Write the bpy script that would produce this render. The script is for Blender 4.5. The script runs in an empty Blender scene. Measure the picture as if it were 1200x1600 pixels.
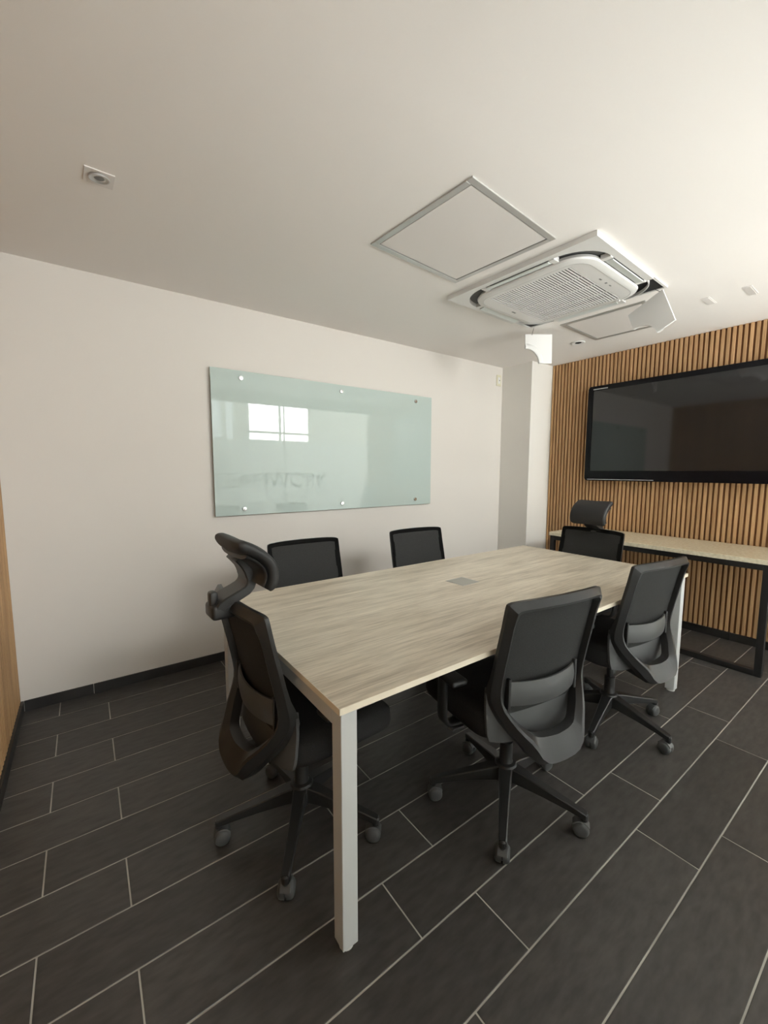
import bpy, bmesh, math, random
from mathutils import Vector, Matrix
random.seed(7)
S = bpy.context.scene
COL = S.collection

# ------------------------------------------------------------------ camera
CAM_YAW, CAM_PITCH, CAM_ROLL, CAM_H, FPX = 0.6306, 0.1006, 0.0015, 1.3546, 642.46
def make_camera():
    cy, sy, cp, sp = math.cos(CAM_YAW), math.sin(CAM_YAW), math.cos(CAM_PITCH), math.sin(CAM_PITCH)
    f = Vector((sy*cp, cy*cp, -sp)); r = Vector((cy, -sy, 0)); u = r.cross(f)
    cr, sr = math.cos(CAM_ROLL), math.sin(CAM_ROLL)
    r2 = r*cr + u*sr; u2 = u*cr - r*sr
    m = Matrix((r2, u2, -f)).transposed().to_4x4(); m.translation = Vector((0, 0, CAM_H))
    cd = bpy.data.cameras.new('camera'); cd.sensor_fit = 'VERTICAL'; cd.sensor_height = 36
    cd.lens = FPX/1600*36; cd.clip_start = 0.02
    co = bpy.data.objects.new('camera', cd); co.matrix_world = m; COL.objects.link(co); S.camera = co
make_camera()

# ------------------------------------------------------------------ world, lights, exposure
S.view_settings.view_transform = 'Standard'; S.view_settings.look = 'None'
S.view_settings.gamma = 1; S.view_settings.use_curve_mapping = False
S.view_settings.exposure = -0.04
W = bpy.data.worlds.new('overcast_sky'); S.world = W; W.use_nodes = True
W.node_tree.nodes['Background'].inputs[0].default_value = (0.92, 0.96, 1.0, 1)
W.node_tree.nodes['Background'].inputs[1].default_value = 6.0
def area_light(name, loc, rot, sx, sy, power, col):
    l = bpy.data.lights.new(name, 'AREA'); l.shape = 'RECTANGLE'; l.size = sx; l.size_y = sy
    l.energy = power; l.color = col
    o = bpy.data.objects.new(name, l); o.location = loc; o.rotation_euler = rot; COL.objects.link(o)
    return o
# daylight at the window mirrored in the board, plus two added unseen side lamps
for wx, wd, pw in ((3.435, 1.35, 350), (6.75, 1.9, 200), (1.1, 1.2, 120)):
    area_light('window_and_fill_light', (wx, -2.62, 2.18), (math.radians(90), 0, 0), wd, 3.04, pw, (1.0, 0.972, 0.95))

# ------------------------------------------------------------------ room constants
XL, XR, YF, YW, H = -0.354, 4.132, -0.30, 2.968, 2.469
XC, YC = 3.769, 2.6015

# ------------------------------------------------------------------ materials
def new_mat(name):
    m = bpy.data.materials.new(name); m.use_nodes = True
    nt = m.node_tree; b = nt.nodes['Principled BSDF']
    return m, nt, b
def noise_bump(nt, b, scale, strength, dist=0.001, detail=4, coord='Object', stretch=None):
    tc = nt.nodes.new('ShaderNodeTexCoord'); n = nt.nodes.new('ShaderNodeTexNoise')
    n.inputs['Scale'].default_value = scale; n.inputs['Detail'].default_value = detail
    src = tc.outputs[coord]
    if stretch:
        mp = nt.nodes.new('ShaderNodeMapping'); mp.inputs['Scale'].default_value = stretch
        nt.links.new(src, mp.inputs[0]); src = mp.outputs[0]
    nt.links.new(src, n.inputs['Vector'])
    bp = nt.nodes.new('ShaderNodeBump'); bp.inputs['Strength'].default_value = strength; bp.inputs['Distance'].default_value = dist
    nt.links.new(n.outputs['Fac'], bp.inputs['Height']); nt.links.new(bp.outputs[0], b.inputs['Normal'])
    return n
def plain(name, col, rough=0.5, metal=0.0, spec=0.5, bump=None):
    m, nt, b = new_mat(name)
    b.inputs['Base Color'].default_value = (*col, 1); b.inputs['Roughness'].default_value = rough
    b.inputs['Metallic'].default_value = metal; b.inputs['Specular IOR Level'].default_value = spec
    if bump: noise_bump(nt, b, *bump)
    return m
def mottled(name, c1, c2, scale, rough, stretch=(1, 1, 1), bump=0.0, dist=0.001, coord='Object', spec=0.5, rnd=0.0, detail=6, lo=0.3, hi=0.7):
    m, nt, b = new_mat(name)
    tc = nt.nodes.new('ShaderNodeTexCoord'); mp = nt.nodes.new('ShaderNodeMapping'); mp.inputs['Scale'].default_value = stretch
    n = nt.nodes.new('ShaderNodeTexNoise'); n.inputs['Scale'].default_value = scale; n.inputs['Detail'].default_value = detail
    r = nt.nodes.new('ShaderNodeValToRGB')
    r.color_ramp.elements[0].position = lo; r.color_ramp.elements[1].position = hi
    r.color_ramp.elements[0].color = (*c1, 1); r.color_ramp.elements[1].color = (*c2, 1)
    src = tc.outputs[coord]
    if rnd:
        oi = nt.nodes.new('ShaderNodeObjectInfo'); va = nt.nodes.new('ShaderNodeVectorMath'); va.operation = 'SCALE'
        cb = nt.nodes.new('ShaderNodeCombineXYZ')
        for k in range(3): nt.links.new(oi.outputs['Random'], cb.inputs[k])
        nt.links.new(cb.outputs[0], va.inputs[0]); va.inputs['Scale'].default_value = 37.0
        ad = nt.nodes.new('ShaderNodeVectorMath'); ad.operation = 'ADD'
        nt.links.new(src, ad.inputs[0]); nt.links.new(va.outputs[0], ad.inputs[1]); src = ad.outputs[0]
    nt.links.new(src, mp.inputs[0]); nt.links.new(mp.outputs[0], n.inputs['Vector']); nt.links.new(n.outputs['Fac'], r.inputs[0])
    out = r.outputs[0]
    if rnd:
        hs = nt.nodes.new('ShaderNodeHueSaturation'); mr = nt.nodes.new('ShaderNodeMapRange')
        mr.inputs['To Min'].default_value = 1-rnd; mr.inputs['To Max'].default_value = 1+rnd
        nt.links.new(oi.outputs['Random'], mr.inputs[0]); nt.links.new(mr.outputs[0], hs.inputs['Value']); nt.links.new(out, hs.inputs['Color']); out = hs.outputs[0]
    nt.links.new(out, b.inputs['Base Color'])
    b.inputs['Roughness'].default_value = rough; b.inputs['Specular IOR Level'].default_value = spec
    if bump:
        bp = nt.nodes.new('ShaderNodeBump'); bp.inputs['Strength'].default_value = bump; bp.inputs['Distance'].default_value = dist
        nt.links.new(n.outputs['Fac'], bp.inputs['Height']); nt.links.new(bp.outputs[0], b.inputs['Normal'])
    return m
M = {}
M['wall'] = plain('wall_paint', (0.72, 0.68, 0.635), 0.75, spec=0.25, bump=(260, 0.25, 0.0006))
M['ceiling'] = plain('ceiling_paint', (0.85, 0.81, 0.775), 0.8, spec=0.2, bump=(220, 0.2, 0.0006))
M['column'] = plain('column_paint', (0.80, 0.775, 0.73), 0.7, spec=0.25, bump=(260, 0.2, 0.0006))
M['tile'] = mottled('charcoal_tile', (0.048, 0.044, 0.0415), (0.080, 0.0735, 0.069), 14, 0.40, (1.0, 3.2, 1), 0.22, 0.0007, rnd=0.14, spec=0.45)
M['skirting'] = mottled('skirting_tile_black', (0.016, 0.015, 0.015), (0.028, 0.026, 0.025), 8, 0.4, bump=0.1)
M['grout'] = mottled('grout', (0.34, 0.32, 0.285), (0.56, 0.53, 0.475), 6, 0.85)
M['slat'] = mottled('oak_slat', (0.43, 0.25, 0.118), (0.60, 0.375, 0.19), 6, 0.55, (9, 9, 0.55), 0.1, rnd=0.10, spec=0.3)
M['slat_back'] = mottled('slat_backing_brown', (0.20, 0.095, 0.042), (0.26, 0.13, 0.06), 8, 0.7, (4, 4, 0.6), spec=0.2)
M['laminate_edge'] = plain('laminate_edge', (0.84, 0.75, 0.60), 0.45)
M['steel'] = plain('silver_paint', (0.60, 0.605, 0.60), 0.44, bump=(500, 0.08, 0.0003))
M['foot'] = plain('white_plastic_foot', (0.75, 0.75, 0.73), 0.4)
M['blacksteel'] = plain('black_powder_coat', (0.012, 0.0115, 0.012), 0.45, bump=(400, 0.1, 0.0003))
M['stone'] = mottled('cream_stone', (0.68, 0.60, 0.43), (0.84, 0.77, 0.60), 55, 0.12, spec=0.5, detail=3)
M['plastic'] = plain('black_plastic', (0.022, 0.022, 0.0225), 0.36, bump=(700, 0.15, 0.0004))
M['greyplastic'] = plain('charcoal_plastic', (0.075, 0.076, 0.077), 0.45, bump=(700, 0.15, 0.0004))
M['mesh'] = mottled('black_mesh_fabric', (0.022, 0.022, 0.022), (0.046, 0.046, 0.045), 420, 0.8, bump=0.4, detail=2, spec=0.2)
M['meshborder'] = plain('black_mesh_border', (0.008, 0.008, 0.008), 0.9, spec=0.1)
M['fabric'] = mottled('black_seat_fabric', (0.020, 0.0195, 0.020), (0.032, 0.031, 0.032), 300, 0.9, bump=0.3, detail=2, spec=0.15)
M['leather'] = plain('black_vinyl', (0.016, 0.016, 0.017), 0.55, bump=(240, 0.2, 0.0005))
M['wheel'] = plain('grey_wheel', (0.075, 0.077, 0.078), 0.4)
M['chrome'] = plain('brushed_chrome', (0.72, 0.72, 0.72), 0.22, 1.0)
M['alu'] = plain('aluminium', (0.55, 0.545, 0.53), 0.38, 0.6)
M['panel'] = plain('access_panel_white', (0.74, 0.70, 0.67), 0.6, spec=0.3)
M['acwhite'] = plain('white_abs', (0.70, 0.685, 0.665), 0.45, bump=(500, 0.05, 0.0003))
M['louver'] = plain('louver_greenish_white', (0.66, 0.69, 0.67), 0.35)
M['dark'] = plain('dark_void', (0.012, 0.012, 0.012), 0.9)
M['duct'] = plain('duct_grey', (0.13, 0.13, 0.13), 0.7)
M['greyprint'] = plain('grey_print', (0.20, 0.20, 0.20), 0.5)
M['coverwhite'] = plain('white_cover', (0.74, 0.73, 0.715), 0.45)
M['cream'] = plain('cream_plate', (0.66, 0.62, 0.47), 0.5)
M['bezel'] = plain('gloss_black', (0.004, 0.004, 0.006), 0.22, spec=0.2)
M['screen'] = plain('display_glass', (0.012, 0.012, 0.013), 0.06, spec=0.75)
M['silverline'] = plain('silver_line', (0.45, 0.45, 0.45), 0.3)
M['corridor'] = plain('corridor_paint', (0.86, 0.85, 0.82), 0.8, spec=0.2)
M['corridorfloor'] = plain('corridor_floor', (0.66, 0.64, 0.60), 0.5)
M['outletlid'] = plain('anodised_grey_lid', (0.40, 0.40, 0.36), 0.4, 0.3)
m, nt, b = new_mat('board_glass')
b.inputs['Base Color'].default_value = (0.49, 0.575, 0.545, 1); b.inputs['Roughness'].default_value = 0.015
b.inputs['Specular IOR Level'].default_value = 0.5; M['board'] = m
M['boardedge'] = plain('board_edge', (0.22, 0.34, 0.30), 0.15)
def glass_mat(name, tint, gloss):
    m = bpy.data.materials.new(name); m.use_nodes = True; nt = m.node_tree
    nt.nodes.remove(nt.nodes['Principled BSDF']); out = nt.nodes['Material Output']
    t = nt.nodes.new('ShaderNodeBsdfTransparent'); t.inputs[0].default_value = (*tint, 1)
    g = nt.nodes.new('ShaderNodeBsdfGlossy'); g.inputs['Roughness'].default_value = 0.01
    fr = nt.nodes.new('ShaderNodeFresnel'); fr.inputs[0].default_value = gloss
    mx = nt.nodes.new('ShaderNodeMixShader'); nt.links.new(fr.outputs[0], mx.inputs[0]); nt.links.new(t.outputs[0], mx.inputs[1]); nt.links.new(g.outputs[0], mx.inputs[2])
    nt.links.new(mx.outputs[0], out.inputs[0]); return m
M['glass'] = glass_mat('partition_glass', (0.97, 0.985, 0.975), 1.45)
def film_mat(name, col, trans):
    m = bpy.data.materials.new(name); m.use_nodes = True; nt = m.node_tree
    nt.nodes.remove(nt.nodes['Principled BSDF']); out = nt.nodes['Material Output']
    d = nt.nodes.new('ShaderNodeBsdfDiffuse'); d.inputs[0].default_value = (*col, 1)
    t = nt.nodes.new('ShaderNodeBsdfTranslucent'); t.inputs[0].default_value = (*col, 1)
    mx = nt.nodes.new('ShaderNodeMixShader'); mx.inputs[0].default_value = trans
    nt.links.new(d.outputs[0], mx.inputs[1]); nt.links.new(t.outputs[0], mx.inputs[2]); nt.links.new(mx.outputs[0], out.inputs[0]); return m
M['film'] = film_mat('frosted_film', (0.95, 0.96, 0.95), 0.72)
M['letters'] = film_mat('letter_vinyl', (0.06, 0.07, 0.07), 0.2)

def laminate():
    m, nt, b = new_mat('pale_oak_laminate')
    tc = nt.nodes.new('ShaderNodeTexCoord')
    def nz(stretch, scale, detail, rough=0.6, dist=0.0):
        mp = nt.nodes.new('ShaderNodeMapping'); mp.inputs['Scale'].default_value = stretch
        n = nt.nodes.new('ShaderNodeTexNoise'); n.inputs['Scale'].default_value = scale; n.inputs['Detail'].default_value = detail
        n.inputs['Roughness'].default_value = rough; n.inputs['Distortion'].default_value = dist
        nt.links.new(tc.outputs['Object'], mp.inputs[0]); nt.links.new(mp.outputs[0], n.inputs['Vector']); return n
    broad = nz((0.55, 6.0, 1), 2.2, 5, 0.6, 0.6); fine = nz((2.0, 46, 1), 3.0, 6, 0.65)
    pores = nz((5, 150, 1), 3.0, 3, 0.7)
    r1 = nt.nodes.new('ShaderNodeValToRGB'); e = r1.color_ramp.elements
    e[0].position = 0.30; e[0].color = (0.50, 0.43, 0.335, 1); e[1].position = 0.66; e[1].color = (0.80, 0.725, 0.60, 1)
    k = e.new(0.46); k.color = (0.68, 0.605, 0.49, 1)
    nt.links.new(broad.outputs['Fac'], r1.inputs[0])
    r2 = nt.nodes.new('ShaderNodeValToRGB'); e = r2.color_ramp.elements
    e[0].position = 0.34; e[0].color = (0.66, 0.64, 0.61, 1); e[1].position = 0.56; e[1].color = (1.03, 1.03, 1.03, 1)
    nt.links.new(fine.outputs['Fac'], r2.inputs[0])
    r3 = nt.nodes.new('ShaderNodeValToRGB'); e = r3.color_ramp.elements
    e[0].position = 0.30; e[0].color = (0.78, 0.76, 0.73, 1); e[1].position = 0.45; e[1].color = (1, 1, 1, 1)
    nt.links.new(pores.outputs['Fac'], r3.inputs[0])
    def mul(a, c, f):
        x = nt.nodes.new('ShaderNodeMix'); x.data_type = 'RGBA'; x.blend_type = 'MULTIPLY'; x.inputs['Factor'].default_value = f
        nt.links.new(a, x.inputs['A']); nt.links.new(c, x.inputs['B']); return x.outputs['Result']
    c = mul(mul(r1.outputs[0], r2.outputs[0], 0.75), r3.outputs[0], 0.6)
    nt.links.new(c, b.inputs['Base Color']); b.inputs['Roughness'].default_value = 0.42; b.inputs['Specular IOR Level'].default_value = 0.4
    bp = nt.nodes.new('ShaderNodeBump'); bp.inputs['Strength'].default_value = 0.08; bp.inputs['Distance'].default_value = 0.0005
    nt.links.new(fine.outputs['Fac'], bp.inputs['Height']); nt.links.new(bp.outputs[0], b.inputs['Normal'])
    return m
M['laminate'] = laminate()

# ------------------------------------------------------------------ mesh helpers
def obj(name, bm, mat, parent=None, smooth=False, angle=40):
    bmesh.ops.recalc_face_normals(bm, faces=bm.faces[:])
    me = bpy.data.meshes.new(name); bm.to_mesh(me); bm.free()
    return link_mesh(name, me, mat, parent, smooth, angle)
def link_mesh(name, me, mat, parent=None, smooth=False, angle=40):
    if mat is not None:
        for k in (mat if isinstance(mat, (list, tuple)) else [mat]): me.materials.append(M[k])
    if smooth:
        me.set_sharp_from_angle(angle=math.radians(angle))
        for p in me.polygons: p.use_smooth = True
    o = bpy.data.objects.new(name, me); COL.objects.link(o)
    if parent: o.parent = parent
    return o
def thing(name, label, cat, loc=(0, 0, 0), rz=0.0, group=None, rot=None):
    o = bpy.data.objects.new(name, None); o.empty_display_size = 0.1; COL.objects.link(o)
    o.location = loc; o.rotation_euler = rot if rot else (0, 0, rz)
    o['label'] = label; o['category'] = cat
    if group: o['group'] = group
    return o
def structure(o, label=None):
    o['kind'] = 'structure'
    if label: o['label'] = label
    return o
def box(bm, x0, x1, y0, y1, z0, z1, bev=0.0, seg=1, mat=0):
    r = bmesh.ops.create_cube(bm, size=1.0); vs = r['verts']
    for v in vs:
        v.co = Vector(((x0+x1)/2 + v.co.x*(x1-x0), (y0+y1)/2 + v.co.y*(y1-y0), (z0+z1)/2 + v.co.z*(z1-z0)))
    if bev:
        es = list({e for v in vs for e in v.link_edges})
        bmesh.ops.bevel(bm, geom=es, offset=bev, segments=seg, affect='EDGES', profile=0.5)
    return bm
def newbox(*a, **k): return box(bmesh.new(), *a, **k)
def prism(bm, pts, z0, z1, axis='z'):
    """closed outline (2D) extruded; axis names the extrusion direction"""
    def P(p, h):
        return {'z': (p[0], p[1], h), 'y': (p[0], h, p[1]), 'x': (h, p[0], p[1])}[axis]
    a = [bm.verts.new(P(p, z0)) for p in pts]; c = [bm.verts.new(P(p, z1)) for p in pts]
    n = len(pts)
    bm.faces.new(a[::-1]); bm.faces.new(c)
    for i in range(n): bm.faces.new((a[i], a[(i+1) % n], c[(i+1) % n], c[i]))
    return bm
def loft(bm, rings, closed_ring=True, caps=True, closed_path=False):
    V = [[bm.verts.new(p) for p in r] for r in rings]; n = len(V[0]); m = len(V)
    for i in range(m if closed_path else m-1):
        A, B = V[i], V[(i+1) % m]
        for j in range(n if closed_ring else n-1):
            bm.faces.new((A[j], A[(j+1) % n], B[(j+1) % n], B[j]))
    if caps and closed_ring and not closed_path:
        bm.faces.new(V[0][::-1]); bm.faces.new(V[-1])
    return bm
def lathe(bm, prof, seg=20, center=(0, 0, 0), axis='z'):
    rings = []
    for k in range(seg):
        a = 2*math.pi*k/seg; c, s = math.cos(a), math.sin(a)
        ring = []
        for r, h in prof:
            p = {'z': (r*c, r*s, h), 'x': (h, r*c, r*s), 'y': (r*c, h, r*s)}[axis]
            ring.append(Vector(p)+Vector(center))
        rings.append(ring)
    V = [[bm.verts.new(p) for p in r] for r in rings]
    for k in range(seg):
        A, B = V[k], V[(k+1) % seg]
        for j in range(len(prof)-1): bm.faces.new((A[j], B[j], B[j+1], A[j+1]))
    bm.faces.new([V[k][0] for k in range(seg)][::-1]); bm.faces.new([V[k][-1] for k in range(seg)])
    return bm
def tube(bm, pts, rad, seg=8):
    pts = [Vector(p) for p in pts]; rings = []
    rad = rad if isinstance(rad, (list, tuple)) else [rad]*len(pts)
    up = None
    for i, p in enumerate(pts):
        t = ((pts[min(i+1, len(pts)-1)]-pts[max(i-1, 0)])).normalized()
        if up is None: up = Vector((0, 0, 1)) if abs(t.z) < 0.9 else Vector((1, 0, 0))
        s = t.cross(up).normalized(); w = s.cross(t)
        rings.append([p+(s*math.cos(2*math.pi*k/seg)+w*math.sin(2*math.pi*k/seg))*rad[i] for k in range(seg)])
    return loft(bm, rings)
def bar_loft(bm, stations, chamfer=0.004):
    """stations: (center, half_width_vector, half_depth_vector); chamfered rectangle section"""
    rings = []
    for c, w, d in stations:
        c, w, d = Vector(c), Vector(w), Vector(d)
        lw, ld = w.length, d.length; cw = w*(1-min(chamfer/lw, .8)); cd = d*(1-min(chamfer/ld, .8))
        rings.append([c+cw+d, c-cw+d, c-w+cd, c-w-cd, c-cw-d, c+cw-d, c+w-cd, c+w+cd])
    return loft(bm, rings)
def smooth_pts(P, n=3):
    """Catmull-Rom through 3D points"""
    P = [Vector(p) for p in P]; out = []
    for i in range(len(P)-1):
        a, b, c, d = P[max(i-1, 0)], P[i], P[i+1], P[min(i+2, len(P)-1)]
        for k in range(n):
            t = k/n
            out.append(0.5*((2*b)+(c-a)*t+(2*a-5*b+4*c-d)*t*t+(3*b-a-3*c+d)*t**3))
    out.append(P[-1]); return out
def dup(o, parent=None, **props):
    c = o.copy(); COL.objects.link(c)
    if parent is not None: c.parent = parent
    for ch in list(o.children): dup(ch, c)
    for k, v in props.items(): c[k] = v
    return c
def child_copy(name, me, loc, parent):
    o = bpy.data.objects.new(name, me); o.location = loc; o.parent = parent; COL.objects.link(o); return o

# ------------------------------------------------------------------ setting: walls, ceiling, floor
structure(obj('ceiling', newbox(XL-.15, XR+.18, YF-.02, YW+.15, H, H+.12), 'ceiling'))
structure(obj('wall_back', newbox(XL-.15, XC+.02, YW, YW+.15, -.02, H+.001), 'wall'))
structure(obj('wall_column', newbox(XC, XR+.15, YC, YW+.15, -.02, H+.001), 'column'))
BBH = 0.062
wr = structure(obj('wall_right', newbox(XR+.014, XR+.16, YF-.02, YC+.05, -.02, H+.001), 'slat_back'))
wl = structure(obj('wall_left', newbox(XL-.15, XL-.014, YF-.02, YW+.02, -.02, H+.001), 'slat_back'))
PITCH, FACE = 0.0352, 0.0205
slat_me = None
def slats(parent, x, sgn, y_from, y_to):
    global slat_me
    if slat_me is None:
        bm = newbox(0, 0.0145, -FACE/2, FACE/2, BBH+.001, H-.001, 0.0015)
        slat_me = obj('slat', bm, 'slat', parent); n0 = slat_me; slat_me = n0.data
        n0.location = (x, y_from-PITCH/2, 0); y = y_from-PITCH*1.5
    else: y = y_from-PITCH/2
    while y > y_to:
        o = child_copy('slat', slat_me, (x, y, 0), parent)
        if sgn < 0: o.rotation_euler.z = math.pi
        y -= PITCH
slats(wr, XR, 1, YC, YF)
slats(wl, XL, -1, YW, YF)
# floor: grout bed with one object per tile
floor = structure(obj('floor', newbox(XL-.15, XR+.16, YF-.02, YW+.1, -.06, -.0014), 'grout'))
TX, TY, GR = 0.9022, 0.2005, 0.0044
tile_cache = {}
def tile(x0, x1, y0, y1):
    x0, x1, y0, y1 = max(x0, XL-.013), min(x1, XR+.013), max(y0, YF), min(y1, YW)
    if x1-x0 < .01 or y1-y0 < .01: return
    key = (round(x1-x0, 3), round(y1-y0, 3))
    dx, dy = (x1-x0-GR)/2, (y1-y0-GR)/2
    z = random.uniform(-.0002, .0002)
    if key not in tile_cache:
        o = obj('floor_tile', newbox(-dx, dx, -dy, dy, -.008, 0, .0011), 'tile', floor); tile_cache[key] = o.data
        o.location = ((x0+x1)/2, (y0+y1)/2, z)
    else: child_copy('floor_tile', tile_cache[key], ((x0+x1)/2, (y0+y1)/2, z), floor)
for k in range(-2, 16):
    y0 = TY*k-.0085; off = 0.045 if k % 2 else 0.72
    for n in range(-3, 6): tile(off+TX*n, off+TX*(n+1), y0, y0+TY)
# skirting of black tile lengths
def skirting(name, axis, a0, a1, c0, c1, joints):
    root = bpy.data.objects.new(name, None); COL.objects.link(root); structure(root)
    cuts = [a0]+[j for j in joints if a0 < j < a1]+[a1]
    for p, q in zip(cuts[:-1], cuts[1:]):
        g = 0.0015
        bm = newbox(p+g, q-g, c0, c1, 0, BBH, .0012) if axis == 'x' else newbox(c0, c1, p+g, q-g, 0, BBH, .0012)
        obj('skirting_tile', bm, 'skirting', root)
    return root
skirting('baseboard_back', 'x', XL+.013, XC-.001, YW-.011, YW-.0005, [-.02, .89, 1.79, 2.69])
skirting('baseboard_left', 'y', YF+.02, YW-.001, XL-.012, XL+.012, [.2, 1.1, 2.0, 2.9])
skirting('baseboard_right', 'y', YF+.02, YC-.001, XR-.011, XR+.0125, [0.0, .94, 1.84])
skirting('baseboard_column', 'x', XC+.001, XR-.012, YC-.0115, YC-.0005, [])

# ------------------------------------------------------------------ glass partition behind the camera and the corridor it borrows light from
part = bpy.data.objects.new('window_1', None); COL.objects.link(part); structure(part)
part['label'] = 'glass partition of clear panes with a frosted band up to head height'
FZ = 1.815
px_ = [XL, 0.45, 1.25, 2.02, 2.58, 3.39, XR+.013]
for a, c in zip(px_[:-1], px_[1:]):
    g = obj('glass_pane', newbox(a+.004, c-.004, YF-.012, YF-.002, .02, 2.34), 'glass', part)
for a, c in ((.45, 3.385), (3.396, XR+.013)):
    obj('frosted_film', newbox(a, c, YF-.0015, YF-.0005, .03, FZ), 'film', part)
obj('head_rail', newbox(XL-.01, XR+.013, YF-.02, YF+.004, 2.34, 2.355), 'alu', part)
obj('sill_rail', newbox(XL-.01, XR+.013, YF-.03, YF+.0, .0, .02), 'alu', part)
cu = bpy.data.curves.new('lettering', 'FONT'); cu.body = 'TEAMWORK'; cu.size = 0.33; cu.extrude = 0.0004
cu.align_x = 'CENTER'; cu.align_y = 'CENTER'
to = bpy.data.objects.new('lettering_tmp', cu); COL.objects.link(to)
dg = bpy.context.evaluated_depsgraph_get(); dg.update()
lm = bpy.data.meshes.new_from_object(to.evaluated_get(dg)); bpy.data.objects.remove(to)
lo = link_mesh('lettering', lm, 'letters', part); lo.location = (2.40, YF+.0005, 1.19); lo.rotation_euler = (math.radians(90), 0, 0)
CW = -2.6
CH = 4.0
cor_bm = bmesh.new()
openings = [(.5, 1.7, .65, 3.71), (2.08, 2.27, .65, 3.71), (2.33, 2.50, .65, 3.71), (2.76, 4.11, .65, 3.71), (4.56, 4.76, .40, 1.95), (5.8, 7.7, .65, 3.71)]  # left and right windows and the low slit are added to let in light
edges = [-2.5]+[v for o_ in openings for v in o_[:2]]+[8.6]
for a, c in zip(edges[::2], edges[1::2]): box(cor_bm, a, c, CW-.15, CW, 0, CH)
for a, c, z0, z1 in openings:
    box(cor_bm, a, c, CW-.15, CW, 0, z0); box(cor_bm, a, c, CW-.15, CW, z1, CH)
structure(obj('wall_corridor', cor_bm, 'corridor'))
structure(obj('floor_corridor', newbox(-2.5, 8.6, CW, YF-.021, -.06, -.001), 'corridorfloor'))
structure(obj('ceiling_corridor', newbox(-2.5, 8.6, CW, YF-.021, CH, CH+.1), 'corridor'))
structure(obj('wall_corridor_left', newbox(-2.65, -2.5, CW-.1, YF-.021, 0, CH), 'corridor'))
structure(obj('wall_corridor_right', newbox(8.6, 8.75, CW-.1, YF-.021, 0, CH), 'corridor'))
wb = bmesh.new(); box(wb, -2.5, XL-.15, YF-.02, YF+.1, 0, CH); box(wb, XR+.16, 8.6, YF-.02, YF+.1, 0, CH)
box(wb, XL-.15, XR+.16, YF-.02, YF-.001, 2.355, CH)
structure(obj('wall_front', wb, 'corridor'))
w2 = bpy.data.objects.new('window_2', None); COL.objects.link(w2); structure(w2)  # frames the mirrored window and both added side windows
for x in (.5, 1.1, 1.7, 2.76, 3.435, 4.11, 5.8, 6.75, 7.7):
    obj('mullion', newbox(x-.022, x+.022, CW-.012, CW+.03, .65, 3.71), 'alu', w2)

for a, c in ((.5, 1.7), (2.76, 4.11), (5.8, 7.7)):
    obj('transom', newbox(a, c, CW-.012, CW+.028, 2.12, 2.16), 'alu', w2)
obj('joint_post', newbox(2.574, 2.586, YF-.016, YF+.004, .02, 2.34), 'alu', part)

# ------------------------------------------------------------------ meeting table
T0x, T0y, T1x, T1y, TZ, TT = 0.5002, 0.8791, 2.9120, 2.0300, 0.74, 0.018
cx, cy = (T0x+T1x)/2, (T0y+T1y)/2
tb = thing('meeting_table', 'long meeting table with pale oak laminate top and silver square legs', 'table', (cx, cy, 0))
hx, hy = (T1x-T0x)/2, (T1y-T0y)/2
obj('tabletop', newbox(-hx+.001, hx-.001, -hy+.001, hy-.001, TZ-TT, TZ, .0008), 'laminate', tb)
eb = bmesh.new()
for (a, b_, c, d) in ((-hx, hx, -hy, -hy+.0012), (-hx, hx, hy-.0012, hy), (-hx, -hx+.0012, -hy, hy), (hx-.0012, hx, -hy, hy)):
    box(eb, a, b_, c, d, TZ-TT-.0005, TZ+.0003)
o = obj('edge_band', eb, 'laminate_edge', tb); o['label'] = 'pale cream edge band'
LG, ins = 0.05, 0.010
def leg(sx, sy):
    x1 = sx*(hx-ins); x0 = x1-sx*LG; y1 = sy*(hy-ins); y0 = y1-sy*LG
    l = obj('leg', newbox(min(x0, x1), max(x0, x1), min(y0, y1), max(y0, y1), .012, TZ-TT-.006, .0025, 2), 'steel', tb)
    bm = lathe(bmesh.new(), [(.010, .03), (.010, .010), (.021, .009), (.022, .005), (.021, 0)], 18, ((x0+x1)/2, (y0+y1)/2, 0))
    f = obj('foot', bm, 'foot', l, True)
for sx in (-1, 1):
    for sy in (-1, 1): leg(sx, sy)
for sx in (-1, 1):
    x1 = sx*(hx-ins); x0 = x1-sx*LG
    obj('end_rail', newbox(min(x0, x1), max(x0, x1), -hy+ins+LG, hy-ins-LG, TZ-TT-.056, TZ-TT-.006, .0025, 2), 'steel', tb)
for sy in (-1, 1):
    obj('beam', newbox(-hx+ins+LG, hx-ins-LG, sy*.33-.02, sy*.33+.02, TZ-TT-.046, TZ-TT-.0, .002), 'steel', tb)
fl = obj('cable_flap', newbox(-.062, .062, -.058, .058, TZ-.004, TZ+.0022, .0012), 'outletlid', tb)
fl.location = (1.676-cx, 1.553-cy, 0); fl['label'] = 'grey metal cable flap'
fl.rotation_euler.z = math.radians(2)
rim = bmesh.new()
for a, b_, c, d in ((-.068, .068, -.064, -.0595), (-.068, .068, .0595, .064), (-.068, -.0635, -.064, .064), (.0635, .068, -.064, .064)): box(rim, a, b_, c, d, TZ-.003, TZ+.0014)
obj('flap_rim', rim, 'alu', fl)

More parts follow.
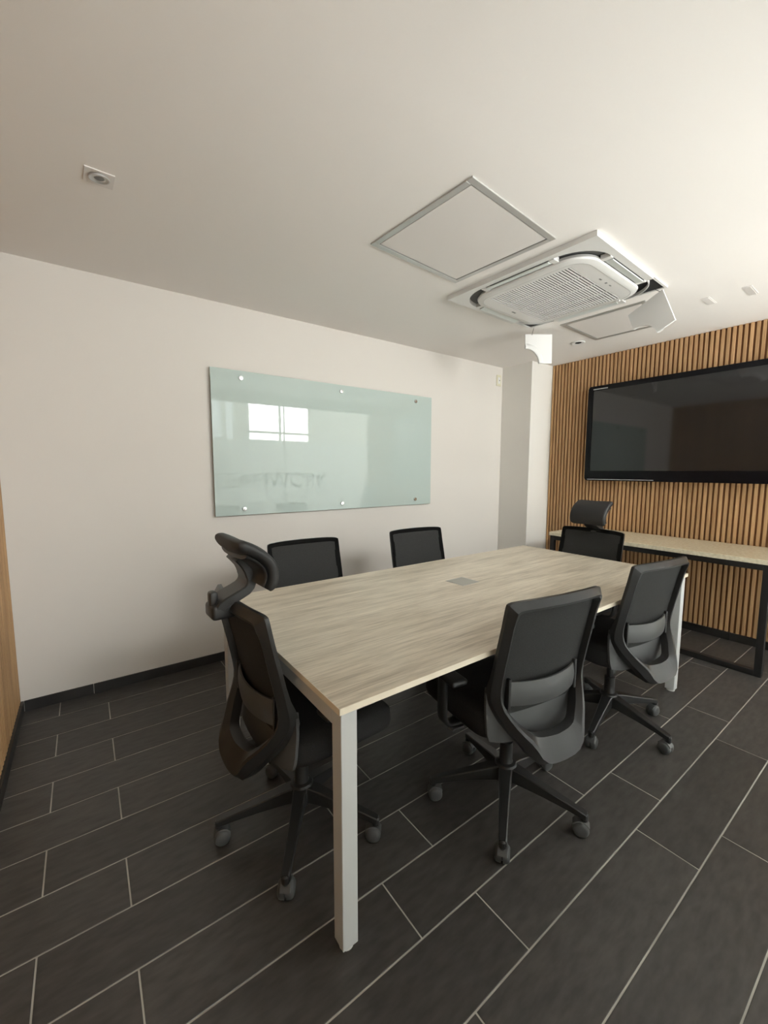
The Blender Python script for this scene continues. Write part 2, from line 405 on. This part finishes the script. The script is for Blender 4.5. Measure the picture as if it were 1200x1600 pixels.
# ------------------------------------------------------------------ office chairs
def back_frame_bm():
    prs = [((0, -.250, .935), (0, -.246, .897)), ((-.12, -.243, .934), (-.12, -.239, .896)), ((-.195, -.230, .931), (-.175, -.228, .893)),
           ((-.222, -.224, .926), (-.192, -.225, .888)), ((-.230, -.221, .912), (-.198, -.222, .874)),
           ((-.231, -.208, .845), (-.199, -.208, .842)), ((-.233, -.186, .745), (-.200, -.188, .745)), ((-.232, -.164, .645), (-.201, -.168, .65)),
           ((-.230, -.152, .580), (-.194, -.160, .585)), ((-.222, -.158, .538), (-.180, -.174, .533)), ((-.190, -.198, .470), (-.148, -.203, .489)),
           ((-.150, -.234, .415), (-.116, -.224, .458)), ((-.108, -.264, .362), (-.092, -.238, .440)), ((-.05, -.271, .356), (-.05, -.248, .435)), ((0, -.273, .354), (0, -.252, .433))]
    O = smooth_pts([p[0] for p in prs], 2); I = smooth_pts([p[1] for p in prs], 2)
    full = [(o, i) for o, i in zip(O, I)]
    mir = [(Vector((-o.x, o.y, o.z)), Vector((-i.x, i.y, i.z))) for o, i in full[1:-1]][::-1]
    loop = full+mir
    rings = []
    for o, i in loop:
        low = max(0, min(1, (.135-abs(o.x))/.07)) if o.z < .6 else 0; mid = max(0, min(1, (.66-o.z)/.12))
        t = .62-.12*mid-.46*low; back = .017+.004*mid-.012*low; d = .013+.026*mid
        r = o.lerp(i, t)+Vector((0, -back, 0)); r2 = o.lerp(i, min(t+.22, .9))+Vector((0, -back*.9, 0))
        rings.append([o+Vector((0, .004, 0)), r, r2, i+Vector((0, .004, 0)), i+Vector((0, d, 0)), o+Vector((0, d+.004, 0))])
    bm = loft(bmesh.new(), rings, closed_path=True)
    for k, f in enumerate(bm.faces):
        if k % 6 == 4: f.material_index = 1
    return bm
def grid_sheet(bm, f, nu, nv, thick):
    """sheet from f(u,v), u in [-1,1], v in [0,1], thickened along +y"""
    A = [[bm.verts.new(f(-1+2*i/nu, j/nv)) for i in range(nu+1)] for j in range(nv+1)]
    B = [[bm.verts.new(Vector(f(-1+2*i/nu, j/nv))+Vector((0, thick, 0))) for i in range(nu+1)] for j in range(nv+1)]
    for j in range(nv):
        for i in range(nu):
            bm.faces.new((A[j][i], A[j][i+1], A[j+1][i+1], A[j+1][i])); bm.faces.new((B[j][i], B[j+1][i], B[j+1][i+1], B[j][i+1]))
    for i in range(nu):
        bm.faces.new((A[0][i], B[0][i], B[0][i+1], A[0][i+1])); bm.faces.new((A[nv][i], A[nv][i+1], B[nv][i+1], B[nv][i]))
    for j in range(nv):
        bm.faces.new((A[j][0], A[j+1][0], B[j+1][0], B[j][0])); bm.faces.new((A[j][nu], B[j][nu], B[j+1][nu], B[j+1][nu]) if False else (A[j][nu], B[j][nu], B[j+1][nu], A[j+1][nu]))
    return bm
def lerp_table(t, tab):
    for (a, x), (b_, y) in zip(tab[:-1], tab[1:]):
        if t <= b_: return x+(y-x)*(t-a)/(b_-a)
    return tab[-1][1]
YPROF = [(.40, -.160), (.45, -.152), (.52, -.145), (.575, -.145), (.645, -.150), (.745, -.172), (.845, -.194), (.912, -.210)]
def mesh_f(u, v):
    z = .50+v*.407; return (u*.205, lerp_table(z, YPROF)-.008+.006*max(0, (.62-z)/.12)-.016*(1-u*u), z)
def shell_f(u, v):
    z0 = .395+.012*abs(u)**3; z1 = .60-.05*(1-abs(u)**1.5)
    z = z0+(z1-z0)*v; hw = .230-.022*(max(0, (.44-z)/.045))**2*.6
    y = lerp_table(z, YPROF)+.006-.020*(1-u*u)+.012*max(0, abs(u)-.85)/.15
    return (u*hw, y, z)
def lumbar_f(u, v):
    z = .532+v*.088+.006*u*u; return (u*.172, -.166-.034*(1-u*u)-.006*math.sin(v*math.pi), z)
def seat_bm():
    bm = bmesh.new(); NX, NY = 12, 12
    def top(u, v):
        hw = .243-.018*(abs(v-.5)*2)**4
        x = u*hw; y = -.205+.455*v; 
        ed = max(abs(u)**6, abs(2*v-1)**6)
        z = .492-.022*ed-.018*max(0, v-.75)**1.5*8*.5-.006*(1-u*u)*(1-(2*v-1)**2)
        return (x, y, z)
    rings = []
    def ring(s, zf):
        n = 40; R = []
        for k in range(n):
            a = 2*math.pi*k/n; c, q = math.cos(a), math.sin(a); e = 0.28
            x = .243*s*math.copysign(abs(c)**e, c); y = .070+.213*s*math.copysign(abs(q)**e, q)
            R.append((x, y, zf(x, y)))
        return R
    def wf(x, y): return -.022*max(0, (y-.15)/.13)**2
    rings = [ring(.94, lambda x, y: .404), ring(.985, lambda x, y: .408), ring(1.0, lambda x, y: .424), ring(.985, lambda x, y: .474+.7*wf(x, y)),
             ring(.93, lambda x, y: .489+wf(x, y)), ring(.7, lambda x, y: .490+.8*wf(x, y)), ring(.35, lambda x, y: .485), ring(.05, lambda x, y: .484)]
    return loft(bm, rings)
def leg_bm():
    st = []
    for r, zt, zb, w in ((.028, .160, .098, .026), (.07, .152, .096, .023), (.16, .128, .089, .0185), (.25, .107, .078, .0155), (.297, .096, .070, .0145), (.308, .092, .069, .013)):
        st.append(((r, 0, (zt+zb)/2), (0, w, 0), (0, 0, (zt-zb)/2)))
    bm = bar_loft(bmesh.new(), st, .0035)
    lathe(bm, [(.0115, .060), (.0135, .063), (.0135, .084), (.010, .09)], 12, (.300, 0, 0))
    return bm
def caster_bm():
    bm = bmesh.new()
    prof = [(.004, -.026), (.020, -.026), (.0265, -.021), (.0285, -.014), (.0285, -.0035), (.022, -.003), (.022, .003), (.0285, .0035), (.0285, .014), (.0265, .021), (.020, .026), (.004, .026)]
    lathe(bm, prof, 22, (0, 0, .0287), 'y')
    # hood over the twin wheels
    R = []
    for k in range(9):
        a = math.radians(25+k*16); R.append([(math.cos(a)*rr, w, .0287+math.sin(a)*rr) for rr, w in ((.0292, -.018), (.0325, -.016), (.0325, .016), (.0292, .018))])
    loft(bm, R)
    lathe(bm, [(.008, .055), (.010, .058), (.010, .066), (.006, .068)], 10, (.012, 0, 0))
    return bm
chair_proto = {}
def make_chair(headrest):
    t = thing('office_chair', '', 'chair')
    obj('back_frame', back_frame_bm(), ['plastic', 'meshborder'], t, True, 24)
    obj('mesh_panel', grid_sheet(bmesh.new(), mesh_f, 12, 10, .006), 'mesh', t, True)
    obj('lower_shell', grid_sheet(bmesh.new(), shell_f, 20, 8, .010), 'greyplastic', t, True, 60)
    lb = grid_sheet(bmesh.new(), lumbar_f, 14, 6, .007)
    lu = obj('lumbar_support', lb, 'greyplastic', t, True)
    for s in (-1, 1):
        obj('lumbar_clip', newbox(s*.168-.006, s*.168+.006, -.177, -.148, .526, .640, .003, 2), 'plastic', lu)
    obj('seat', seat_bm(), 'fabric', t, True, 60)
    pan = bmesh.new(); box(pan, -.215, .215, -.135, .245, .402, .428, .012, 3); obj('seat_pan', pan, 'plastic', t, True)
    sp = bar_loft(bmesh.new(), [((0, -.255, .392), (.075, 0, 0), (0, .010, .016)), ((0, -.244, .366), (.085, 0, 0), (0, .010, .010)), ((0, -.22, .352), (.075, 0, 0), (0, .001, .013)),
                                ((0, -.14, .360), (.06, 0, 0), (0, -.002, .014)), ((0, -.04, .375), (.055, 0, 0), (0, 0, .016))], .005)
    obj('back_bracket', sp, 'plastic', t, True, 50)
    mc = bmesh.new(); box(mc, -.075, .075, -.085, .115, .352, .404, .012, 2); box(mc, -.05, .05, -.05, .06, .335, .36, .008, 2)
    me_ = obj('tilt_mechanism', mc, 'plastic', t, True)
    lv = tube(bmesh.new(), [(-.07, .03, .375), (-.16, .035, .372), (-.215, .035, .366)], [.006, .006, .006], 8)
    obj('lever', lv, 'plastic', t, True)
    pd = bmesh.new(); box(pd, -.262, -.205, .018, .052, .359, .370, .004, 2); obj('lever_paddle', pd, 'greyplastic', bpy.data.objects[t.children[-1].name], True)
    kn = lathe(bmesh.new(), [(.012, .075), (.022, .078), (.022, .115), (.017, .122)], 16, (0, -.03, .372), 'x'); obj('tension_knob', kn, 'plastic', t, True)
    gc = lathe(bmesh.new(), [(.030, .098), (.031, .165), (.026, .175), (.026, .255), (.0155, .258), (.0155, .345)], 20); obj('gas_column', gc, 'plastic', t, True)
    hb = lathe(bmesh.new(), [(.034, .090), (.045, .097), (.047, .150), (.040, .166), (.030, .170)], 20); obj('hub', hb, 'plastic', t, True)
    for s in (-1, 1):
        pts = smooth_pts([(s*.10, .03, .398), (s*.20, .03, .394), (s*.275, .028, .400), (s*.303, .026, .43), (s*.309, .022, .50), (s*.312, .018, .60)], 3)
        st = []
        for i, p in enumerate(pts):
            tg = (pts[min(i+1, len(pts)-1)]-pts[max(i-1, 0)]).normalized(); d = tg.cross(Vector((0, 1, 0))).normalized()
            st.append((p, (0, .024, 0), d*.009))
        a = obj('armrest', bar_loft(bmesh.new(), st, .005), 'plastic', t, True, 50)
        ap = bmesh.new(); box(ap, s*.305-.034, s*.305+.034, -.08, .11, .598, .622, .010, 3); obj('arm_pad', ap, 'plastic', a, True)
    for k in range(5):
        if k == 0:
            l0 = obj('leg', leg_bm(), 'plastic', t, True, 28); c0 = obj('caster', caster_bm(), 'wheel', l0, True, 40)
            c0.location = (.290, 0, 0)
        else:
            l = dup(l0, t); l.rotation_euler.z = math.radians(72*k)
            l.children[0].rotation_euler.z = math.radians((37*k) % 60-25)
    if headrest:
        # bracket climbing from the top rail, shell and cushion
        pts = smooth_pts([(0, -.296, .898), (0, -.280, .926), (0, -.245, .945), (0, -.202, .964), (0, -.186, .988), (0, -.190, 1.015), (0, -.202, 1.045), (0, -.226, 1.075)], 2)
        wid = [.040, .046, .050, .050, .048, .044, .042, .050]
        st = []
        for i, p in enumerate(pts):
            tg = (pts[min(i+1, len(pts)-1)]-pts[max(i-1, 0)]).normalized(); d = tg.cross(Vector((1, 0, 0))).normalized()
            st.append((p, (lerp_table(i/(len(pts)-1), [(j/7, w) for j, w in enumerate(wid)]), 0, 0), d*.016))
        hb_ = obj('headrest_bracket', bar_loft(bmesh.new(), st, .004), 'plastic', t, True, 35)
        fin = bmesh.new(); box(fin, -.044, .044, -.314, -.232, .880, .928, .012, 3); box(fin, -.020, .020, -.312, -.286, .915, .968, .009, 2); obj('bracket_clamp', fin, 'plastic', hb_, True)
        prof = [(-.172, .982), (-.162, .998), (-.158, 1.022), (-.166, 1.048), (-.188, 1.073), (-.216, 1.092), (-.242, 1.104), (-.256, 1.108)]
        def pad(off0, off1, hw, shrink):
            P = smooth_pts([(0, y, z) for y, z in prof], 3); P = P if shrink else P[:-5]; bm = bmesh.new(); rings = []; n = len(P)
            for i, p in enumerate(P):
                tg = (P[min(i+1, n-1)]-P[max(i-1, 0)]).normalized(); nr = Vector((0, tg.z, -tg.y))   # towards the head
                e = min(i, n-1-i)/(n-1)*2; rr = min(1.0, math.sqrt(.30+e*2.4)) if shrink else 1.0
                w = hw-(.012*(1-min(1, e*4)) if shrink else .0)
                mid = (off0+off1)/2; h = (off1-off0)/2*rr
                R = []
                for a in range(20):
                    an = 2*math.pi*a/20; c, s_ = math.cos(an), math.sin(an)
                    x = w*math.copysign(abs(c)**.45, c); q = mid+h*math.copysign(abs(s_)**.7, s_)
                    curve = .010*(x/hw)**2
                    R.append(p+nr*(q+curve)+Vector((x, 0, 0)))
                rings.append(R)
            return loft(bm, rings)
        obj('headrest_shell', pad(-.026, -.008, .122, False), 'plastic', t, True, 50)
        obj('headrest_cushion', pad(-.012, .034, .130, True), 'leather', t, True, 60)
    return t
plain_chair = make_chair(False); head_chair = make_chair(True)
used = set()
def place(proto, x, y, deg, legdeg, label, group):
    t = proto if proto.name not in used else dup(proto)
    used.add(proto.name); used.add(t.name)
    t.location = (x, y, 0); t.rotation_euler.z = math.radians(deg); t['label'] = label; t['group'] = group
    k = 0
    for ch in t.children:
        if ch.name.split('.')[0] == 'leg': ch.rotation_euler.z = math.radians(legdeg-deg+72*k); k += 1
GC = 'black mesh office chairs around the meeting table'
place(plain_chair, 1.340, .982, -8.5, 216, 'black mesh office chair with its back turned at the middle of the table front edge', GC)
place(plain_chair, 2.230, .990, -7, 263.6, 'black mesh office chair with its back turned beside the right front table leg', GC)
place(plain_chair, 1.062, 2.075, 178.3, 250, 'black mesh office chair across the table, behind the headrest of the end chair', GC)
place(plain_chair, 1.932, 2.056, 176.1, 280, 'black mesh office chair across the table below the right end of the glass board', GC)
place(head_chair, .614, 1.377, -88, 235.3, 'black mesh office chair with headrest seen from the side at the left table end', GC)
place(head_chair, 2.780, 1.520, 88, 200, 'black mesh office chair with headrest at the far table end before the console table', GC)

# ------------------------------------------------------------------ glass writing board
gb = thing('glass_board', 'pale green glass writing board fixed to the white wall with six metal standoffs', 'whiteboard', (1.708, YW-.001, 1.537))
bw, bh = (2.698-.7183)/2, (2.0367-1.038)/2
pn = bmesh.new(); box(pn, -bw, bw, -.030, -.024, -bh, bh, .001)
for f in pn.faces:
    if abs(f.normal.y) < .7: f.material_index = 1
obj('glass_panel', pn, ['board', 'boardedge'], gb)
for x, z in ((.918, 1.986), (1.715, 1.985), (2.497, 1.983), (.915, 1.083), (1.715, 1.085), (2.500, 1.088)):
    s = obj('standoff', lathe(bmesh.new(), [(.009, 0), (.009, -.031), (.0165, -.0315), (.0165, -.040), (.014, -.043), (.002, -.0435)], 20, (0, 0, 0), 'y'), 'chrome', gb, True)
    s.location = (x-1.708, 0, z-1.537)

# ------------------------------------------------------------------ small wall plate in the corner
sp = thing('wall_plate', 'small cream wall plate with one dark hole high beside the column', 'wall plate', (3.700, YW, 2.325))
obj('plate', newbox(-.036, .036, -.009, 0, -.058, .058, .003, 2), 'cream', sp)
obj('insert', newbox(-.018, .018, -.0115, -.008, -.034, .034, .0015), 'coverwhite', sp)
obj('hole', lathe(bmesh.new(), [(.006, -.010), (.006, -.0125)], 12, (.006, 0, 0), 'y'), 'dark', sp)

# ------------------------------------------------------------------ wall display
TVX = 4.052
tv = thing('wall_display', 'large black flat screen display mounted on the slatted wood wall', 'television', (TVX, 2.150, 1.260))
TW, TH = 1.58, .905     # width along -Y, height
def rrect(w0, w1, h0, h1, r, n=5):
    P = []
    for cx_, cy_, a0 in ((w1-r, h1-r, 0), (w0+r, h1-r, 90), (w0+r, h0+r, 180), (w1-r, h0+r, 270)):
        for k in range(n+1):
            a = math.radians(a0+90*k/n); P.append((cx_+r*math.cos(a), cy_+r*math.sin(a)))
    return P
obj('housing', prism(bmesh.new(), rrect(-TW, 0, 0, TH, .03), .004, .055, 'x'), 'bezel', tv)
def ring_prism(bm, outer, inner, h0, h1, axis):
    def P(p, h): return {'z': (p[0], p[1], h), 'y': (p[0], h, p[1]), 'x': (h, p[0], p[1])}[axis]
    n = len(outer)
    R = [[bm.verts.new(P(p, h)) for p in pts] for pts, h in ((outer, h0), (outer, h1), (inner, h1), (inner, h0))]
    for a in range(4):
        A, B = R[a], R[(a+1) % 4]
        for i in range(n): bm.faces.new((A[i], A[(i+1) % n], B[(i+1) % n], B[i]))
    return bm
obj('bezel', ring_prism(bmesh.new(), rrect(-TW, 0, 0, TH, .03), rrect(-TW+.048, -.048, .095, TH-.042, .004), -.008, .006, 'x'), 'bezel', tv)
obj('screen', newbox(-.002, .005, -TW+.047, -.047, .094, TH-.041), 'screen', tv)
obj('mount', newbox(.05, XR-TVX+.012, -1.1, -.45, .25, .68), 'blacksteel', tv)
obj('logo_strip', newbox(-.0088, -.0075, -.185, -.050, TH-.034, TH-.026), 'silverline', tv)
obj('edge_highlight_strip', newbox(-.0095, -.0075, -.62, -.03, .010, .015), 'silverline', tv)  # pale strip paints the highlight along the lower bezel edge

# ------------------------------------------------------------------ console table below the display
CX0, CX1, CY0, CY1, CZ = 3.508, XR-.014, .622, 2.170, .785
ct = thing('console_table', 'narrow console table with cream stone top and black steel frame against the slatted wall', 'table', ((CX0+CX1)/2, (CY0+CY1)/2, 0))
qx, qy = (CX1-CX0)/2, (CY1-CY0)/2
obj('top', newbox(-qx, qx, -qy-.006, qy+.006, CZ-.032, CZ, .003, 2), 'stone', ct)
B = .04
for sx in (-1, 1):
    for sy in (-1, 1):
        x = sx*(qx-.012-B/2); y = sy*(qy-B/2)
        obj('leg', newbox(x-B/2, x+B/2, y-B/2, y+B/2, 0, CZ-.032, .002), 'blacksteel', ct)
    obj('top_rail', newbox(sx*(qx-.012-B/2)-B/2, sx*(qx-.012-B/2)+B/2, -qy+B, qy-B, CZ-.032-B, CZ-.032, .002), 'blacksteel', ct)
x = -(qx-.012-B/2); obj('bottom_rail', newbox(x-B/2, x+B/2, -qy+B, qy-B, .0, B, .002), 'blacksteel', ct)
for sy in (-1, 1):
    y = sy*(qy-B/2); obj('side_rail', newbox(-qx+.012+B, qx-.012-B, y-B/2, y+B/2, CZ-.032-B, CZ-.032, .002), 'blacksteel', ct)

# ------------------------------------------------------------------ ceiling fittings
def access_panel(x, y, rot, su, sv, label):
    t = thing('access_panel', label, 'access panel', (x, y, H), math.radians(rot), 'ceiling access panels')
    w = .030; u, v = su/2, sv/2
    for a, b_, c, d in ((-u, u, -v, -v+w), (-u, u, v-w, v), (-u, -u+w, -v+w, v-w), (u-w, u, -v+w, v-w)):
        obj('frame_bar', newbox(a, b_, c, d, -.007, -.0002, .0015), 'alu', t)
    obj('panel', newbox(-u+w+.005, u-w-.005, -v+w+.005, v-w-.005, -.005, -.0002, .001), 'panel', t)
    gp = bmesh.new(); box(gp, -u+w, u-w, -v+w, v-w, -.0008, -.0001); obj('shadow_gap', gp, 'dark', t)
access_panel(1.558, 1.4925, 4.3, .645, .622, 'large square ceiling access panel with metal frame left of the air conditioner')
access_panel(3.325, 1.575, 2.5, .585, .585, 'ceiling access panel half hidden beyond the air conditioner and its hanging covers')

AX, AY, AR = 2.440, 1.541, math.radians(2.4)
ac = thing('ceiling_air_conditioner', 'square white four-way cassette air conditioner with central slatted grille in the ceiling', 'air conditioner', (AX, AY, H), AR)
HO, HI, HC = .466, .428, .378        # outer edge, opening, centre panel
ZB = -.027
obj('cavity', newbox(-.435, .435, -.435, .435, -.004, -.0005), 'duct', ac)
def arc(cx_, cy_, r, a0, a1, n=8): return [(cx_+r*math.cos(math.radians(a0+(a1-a0)*k/n)), cy_+r*math.sin(math.radians(a0+(a1-a0)*k/n))) for k in range(n+1)]
CC = .228                            # corner covers reach from CC to HO
def bevelled_prism(pts, z0, z1, bev, axis='z'):
    bm = prism(bmesh.new(), pts, z0, z1, axis)
    return bm
for k in range(4):
    pts = [(-CC, HI), (CC, HI), (CC, HO), (-CC, HO)]
    bm = prism(bmesh.new(), pts, ZB, -.0006)
    o = obj('frame_side', bm, 'acwhite', ac, True, 60); o.rotation_euler.z = math.radians(90*k)
def corner_pts(hi=HI, cc=CC):
    r = hi-cc
    return [(cc, HO), (cc, hi)] + arc(cc, cc, r, 90, 0, 10)[1:-1] + [(hi, cc), (HO, cc), (HO, HO)]
def corner_bm(z0=ZB, z1=-.0006):
    return prism(bmesh.new(), corner_pts(), z0, z1)
for k, name in ((1, 'l'), (2, 'b')):
    o = obj('corner_cover', corner_bm(), 'acwhite', ac, True, 40); o.rotation_euler.z = math.radians(90*k)
# open corners: lip of the body left after the covers came off
for k in (0, 3):
    r0 = HI-CC
    bm = prism(bmesh.new(), [(CC+.0, HI+.006), (CC, HI)]+arc(CC, CC, r0, 90, 0, 10)[1:-1]+[(HI, CC), (HI+.006, CC)]+arc(CC, CC, r0+.006, 0, 90, 10)[1:-1], -.024, -.004)
    o = obj('corner_lip', bm, 'acwhite', ac, True, 40); o.rotation_euler.z = math.radians(90*k)
    bm = prism(bmesh.new(), [(CC, HO-.016), (HO-.016, HO-.016), (HO-.016, CC), (HO-.002, CC), (HO-.002, HO-.002), (CC, HO-.002)], -.012, -.0006)
    o = obj('corner_rim', bm, 'acwhite', ac); o.rotation_euler.z = math.radians(90*k)
    o = obj('corner_hole', newbox(CC, HO-.017, CC, HO-.017, -.0062, -.0052), 'dark', ac); o.rotation_euler.z = math.radians(90*k)
# centre panel with a rounded outline and a slightly bulged edge
def rr(h, r): return rrect(-h, h, -h, h, r, 8)
cp = bmesh.new()
ringsz = [(HC-.012, .140, -.010), (HC, .15, -.029), (HC-.004, .148, -.038), (HC-.022, .140, -.045), (HC-.036, .135, -.046)]
rgs = [[(x, y, z) for x, y in rr(h, r)] for h, r, z in ringsz]
n = len(rgs[0]); V = [[cp.verts.new(p) for p in R] for R in rgs]
for a in range(len(V)-1):
    for i in range(n): cp.faces.new((V[a][i], V[a][(i+1) % n], V[a+1][(i+1) % n], V[a+1][i]))
GU, GV = .306, .258
hole = [cp.verts.new((x, y, -.046)) for x, y in ((GU, GV), (-GU, GV), (-GU, -GV), (GU, -GV))]
q = n//4
for s in range(4):
    seg = [V[-1][(s*q+i) % n] for i in range(q)]
    for i in range(q-1): cp.faces.new((seg[i], seg[i+1], hole[s]))
    cp.faces.new((seg[-1], V[-1][((s+1)*q) % n], hole[(s+1) % 4], hole[s]))
hole2 = [cp.verts.new((v.co.x, v.co.y, -.012)) for v in hole]
for s in range(4): cp.faces.new((hole[s], hole[(s+1) % 4], hole2[(s+1) % 4], hole2[s]))
cpo = obj('centre_panel', cp, 'acwhite', ac, True, 40)
gb_ = obj('grille_back', newbox(-GU, GU, -GV, GV, -.016, -.012), 'dark', ac)
NS = 30
sl = None
for i in range(NS):
    v = -GV+(i+.5)*2*GV/NS
    if sl is None:
        bm = newbox(-GU, GU, -.0040, .0040, -.0028, .0028, .001)
        o = obj('grille_slat', bm, 'acwhite', ac); sl = o.data; o.location = (0, v, -.0430)
    else: child_copy('grille_slat', sl, (0, v, -.0430), ac)
rb = None
for u in (-.153, 0, .153):
    bm = newbox(-.0018, .0018, -GV, GV, -.0464, -.041); obj('grille_rib', bm, 'acwhite', ac).location = (u, 0, 0)
hl = ring_prism(bmesh.new(), rr(HC-.040, .10), rr(HC-.0425, .098), -.0467, -.045, 'z'); obj('panel_seam', hl, 'alu', ac)
# louvres on the four sides
for k in range(4):
    bm = bmesh.new(); lw = (HI-HC)
    bar_loft(bm, [((s*.198, (HI+HC)/2+.002, -.030), (0, lw/2-.005, -.0035), (0, .0006, .003)) for s in (-1, 1)], .001)
    o = obj('louver', bm, 'louver', ac); o.rotation_euler.z = math.radians(90*k)
    for s in (-1, 1):
        o = obj('louver_end', newbox(s*.2165-.0155, s*.2165+.0155, HC-.002, HI+.001, -.031, -.006, .002), 'acwhite', ac); o.rotation_euler.z = math.radians(90*k)
pm = bmesh.new()
box(pm, .02, .036, -.300, -.288, -.0468, -.0455); box(pm, -.055, -.03, -.299, -.290, -.0468, -.0455); box(pm, .07, .092, -.298, -.291, -.0468, -.0455)
obj('indicator_marks', pm, 'greyprint', ac)
obj('badge', newbox(-.02, .02, .288, .300, -.0468, -.0455), 'greyprint', ac)
obj('clip', newbox(.33, .345, -.245, -.225, -.055, -.036, .002), 'coverwhite', ac)

# corner covers that hang by cords from the two open corners
def hanging_cover(loc, mat3, cord_top, hookpt, label):
    t = thing('hanging_corner_cover', label, 'corner cover', loc, group='corner covers hanging from the air conditioner')
    HK, CK = .358, .245
    bm = prism(bmesh.new(), corner_pts(HK, CK), -.006, .006)
    r0 = HK-CK
    # raised curved lip along the bite
    R = []
    for k in range(13):
        a = math.radians(90-90*k/12); c, s = math.cos(a), math.sin(a)
        R.append([(CK+c*rr_, CK+s*rr_, z) for rr_, z in ((r0-.001, -.004), (r0-.001, .012), (r0+.010, .017), (r0+.026, .015), (r0+.040, .0055), (r0+.040, -.004))])
    lip = loft(bmesh.new(), R)
    M4 = mat3.to_4x4()
    ctr = Matrix.Translation((-.38, -.38, 0))
    for b_ in (bm, lip): bmesh.ops.transform(b_, matrix=M4 @ ctr, verts=b_.verts[:])
    c = obj('cover_plate', bm, 'coverwhite', t, True, 40); obj('moulded_lip', lip, 'coverwhite', c, True, 40)
    hk = mat3 @ Vector((hookpt[0]-.38, hookpt[1]-.38, 0))
    top = Vector(cord_top)-Vector(loc)
    obj('cord', tube(bmesh.new(), [top, (top+hk)/2, hk], .0016, 6), 'blacksteel', t)
def basis(ex, ey):
    ex = Vector(ex).normalized(); ey = Vector(ey); ey = (ey-ex*ey.dot(ex)).normalized(); ez = ex.cross(ey)
    return Matrix((ex, ey, ez)).transposed()
# cover 1: flat faces the glass partition, bite towards the lower left
hanging_cover((2.985, 1.985, 2.335), basis((.87, -.50, .03), (.16, -.10, .98)), (2.878, 1.985, H-.02), (.30, HO-.01), 'bright white corner cover hanging on a cord in front of the column top')
hanging_cover((2.880, 1.150, 2.325), basis((.08, .38, .92), (-.13, -.92, .38)), (2.86, 1.145, H-.02), (HO-.01, HO-.012), 'tilted shaded corner cover hanging below the right corner of the air conditioner')

# downlights and small plates
d = thing('square_downlight', 'small square recessed downlight alone on the left part of the ceiling', 'downlight', (.116, 2.013, H), math.radians(2))
hole_c = [(.036*math.cos(math.radians(45+15*k)), .036*math.sin(math.radians(45+15*k))) for k in range(24)]
def sq(k):
    a = math.radians(45+15*k); c, s = math.cos(a), math.sin(a); m_ = max(abs(c), abs(s)); return (.048*c/m_, .048*s/m_)
obj('bezel', ring_prism(bmesh.new(), [sq(k) for k in range(24)], hole_c, -.004, -.0003, 'z'), 'panel', d)
rg = lathe(bmesh.new(), [(.0355, -.002), (.0355, -.0075), (.032, -.0075), (.027, -.003), (.020, -.0012), (.002, -.0012)], 28); ob = obj('ring', rg, 'alu', d, True)
ob.rotation_euler = (math.radians(5), math.radians(-4), 0)
obj('lamp', lathe(bmesh.new(), [(.018, -.0016), (.017, -.003), (.004, -.004)], 20), 'greyprint', d, True)
d = thing('round_downlight', 'tiny round recessed downlight between the access panel and the slatted wall', 'downlight', (3.560, 2.005, H))
obj('ring', lathe(bmesh.new(), [(.056, -.0003), (.056, -.004), (.046, -.009), (.034, -.006), (.028, -.003), (.002, -.003)], 28), 'coverwhite', d, True)
obj('lamp', lathe(bmesh.new(), [(.026, -.0035), (.022, -.006), (.014, -.004), (.003, -.004)], 20), 'dark', d, True)
for x, y, a, sx_, sy_, tilt, lab in ((3.395, 1.03, 1,   .15, .036, 1.5, 'small white ceiling plate lying nearly flush right of the air conditioner'),
                           (3.41, .822, 2, .17, .034, 6, 'small white ceiling plate tilted slightly open near the right edge')):
    t = thing('ceiling_plate', lab, 'ceiling plate', (x, y, H), math.radians(a), 'small ceiling plates')
    bm = newbox(-sx_/2, sx_/2, -sy_/2, sy_/2, -.003, -.0006, .0006)
    p = obj('plate', bm, 'panel', t); p.rotation_euler.x = math.radians(tilt); p.location.z = -sy_/2*math.sin(math.radians(tilt))
    obj('frame', ring_prism(bmesh.new(), [(-sx_/2-.006, -sy_/2-.006), (sx_/2+.006, -sy_/2-.006), (sx_/2+.006, sy_/2+.006), (-sx_/2-.006, sy_/2+.006)],
                            [(-sx_/2, -sy_/2), (sx_/2, -sy_/2), (sx_/2, sy_/2), (-sx_/2, sy_/2)], -.002, -.0002, 'z'), 'panel', t)
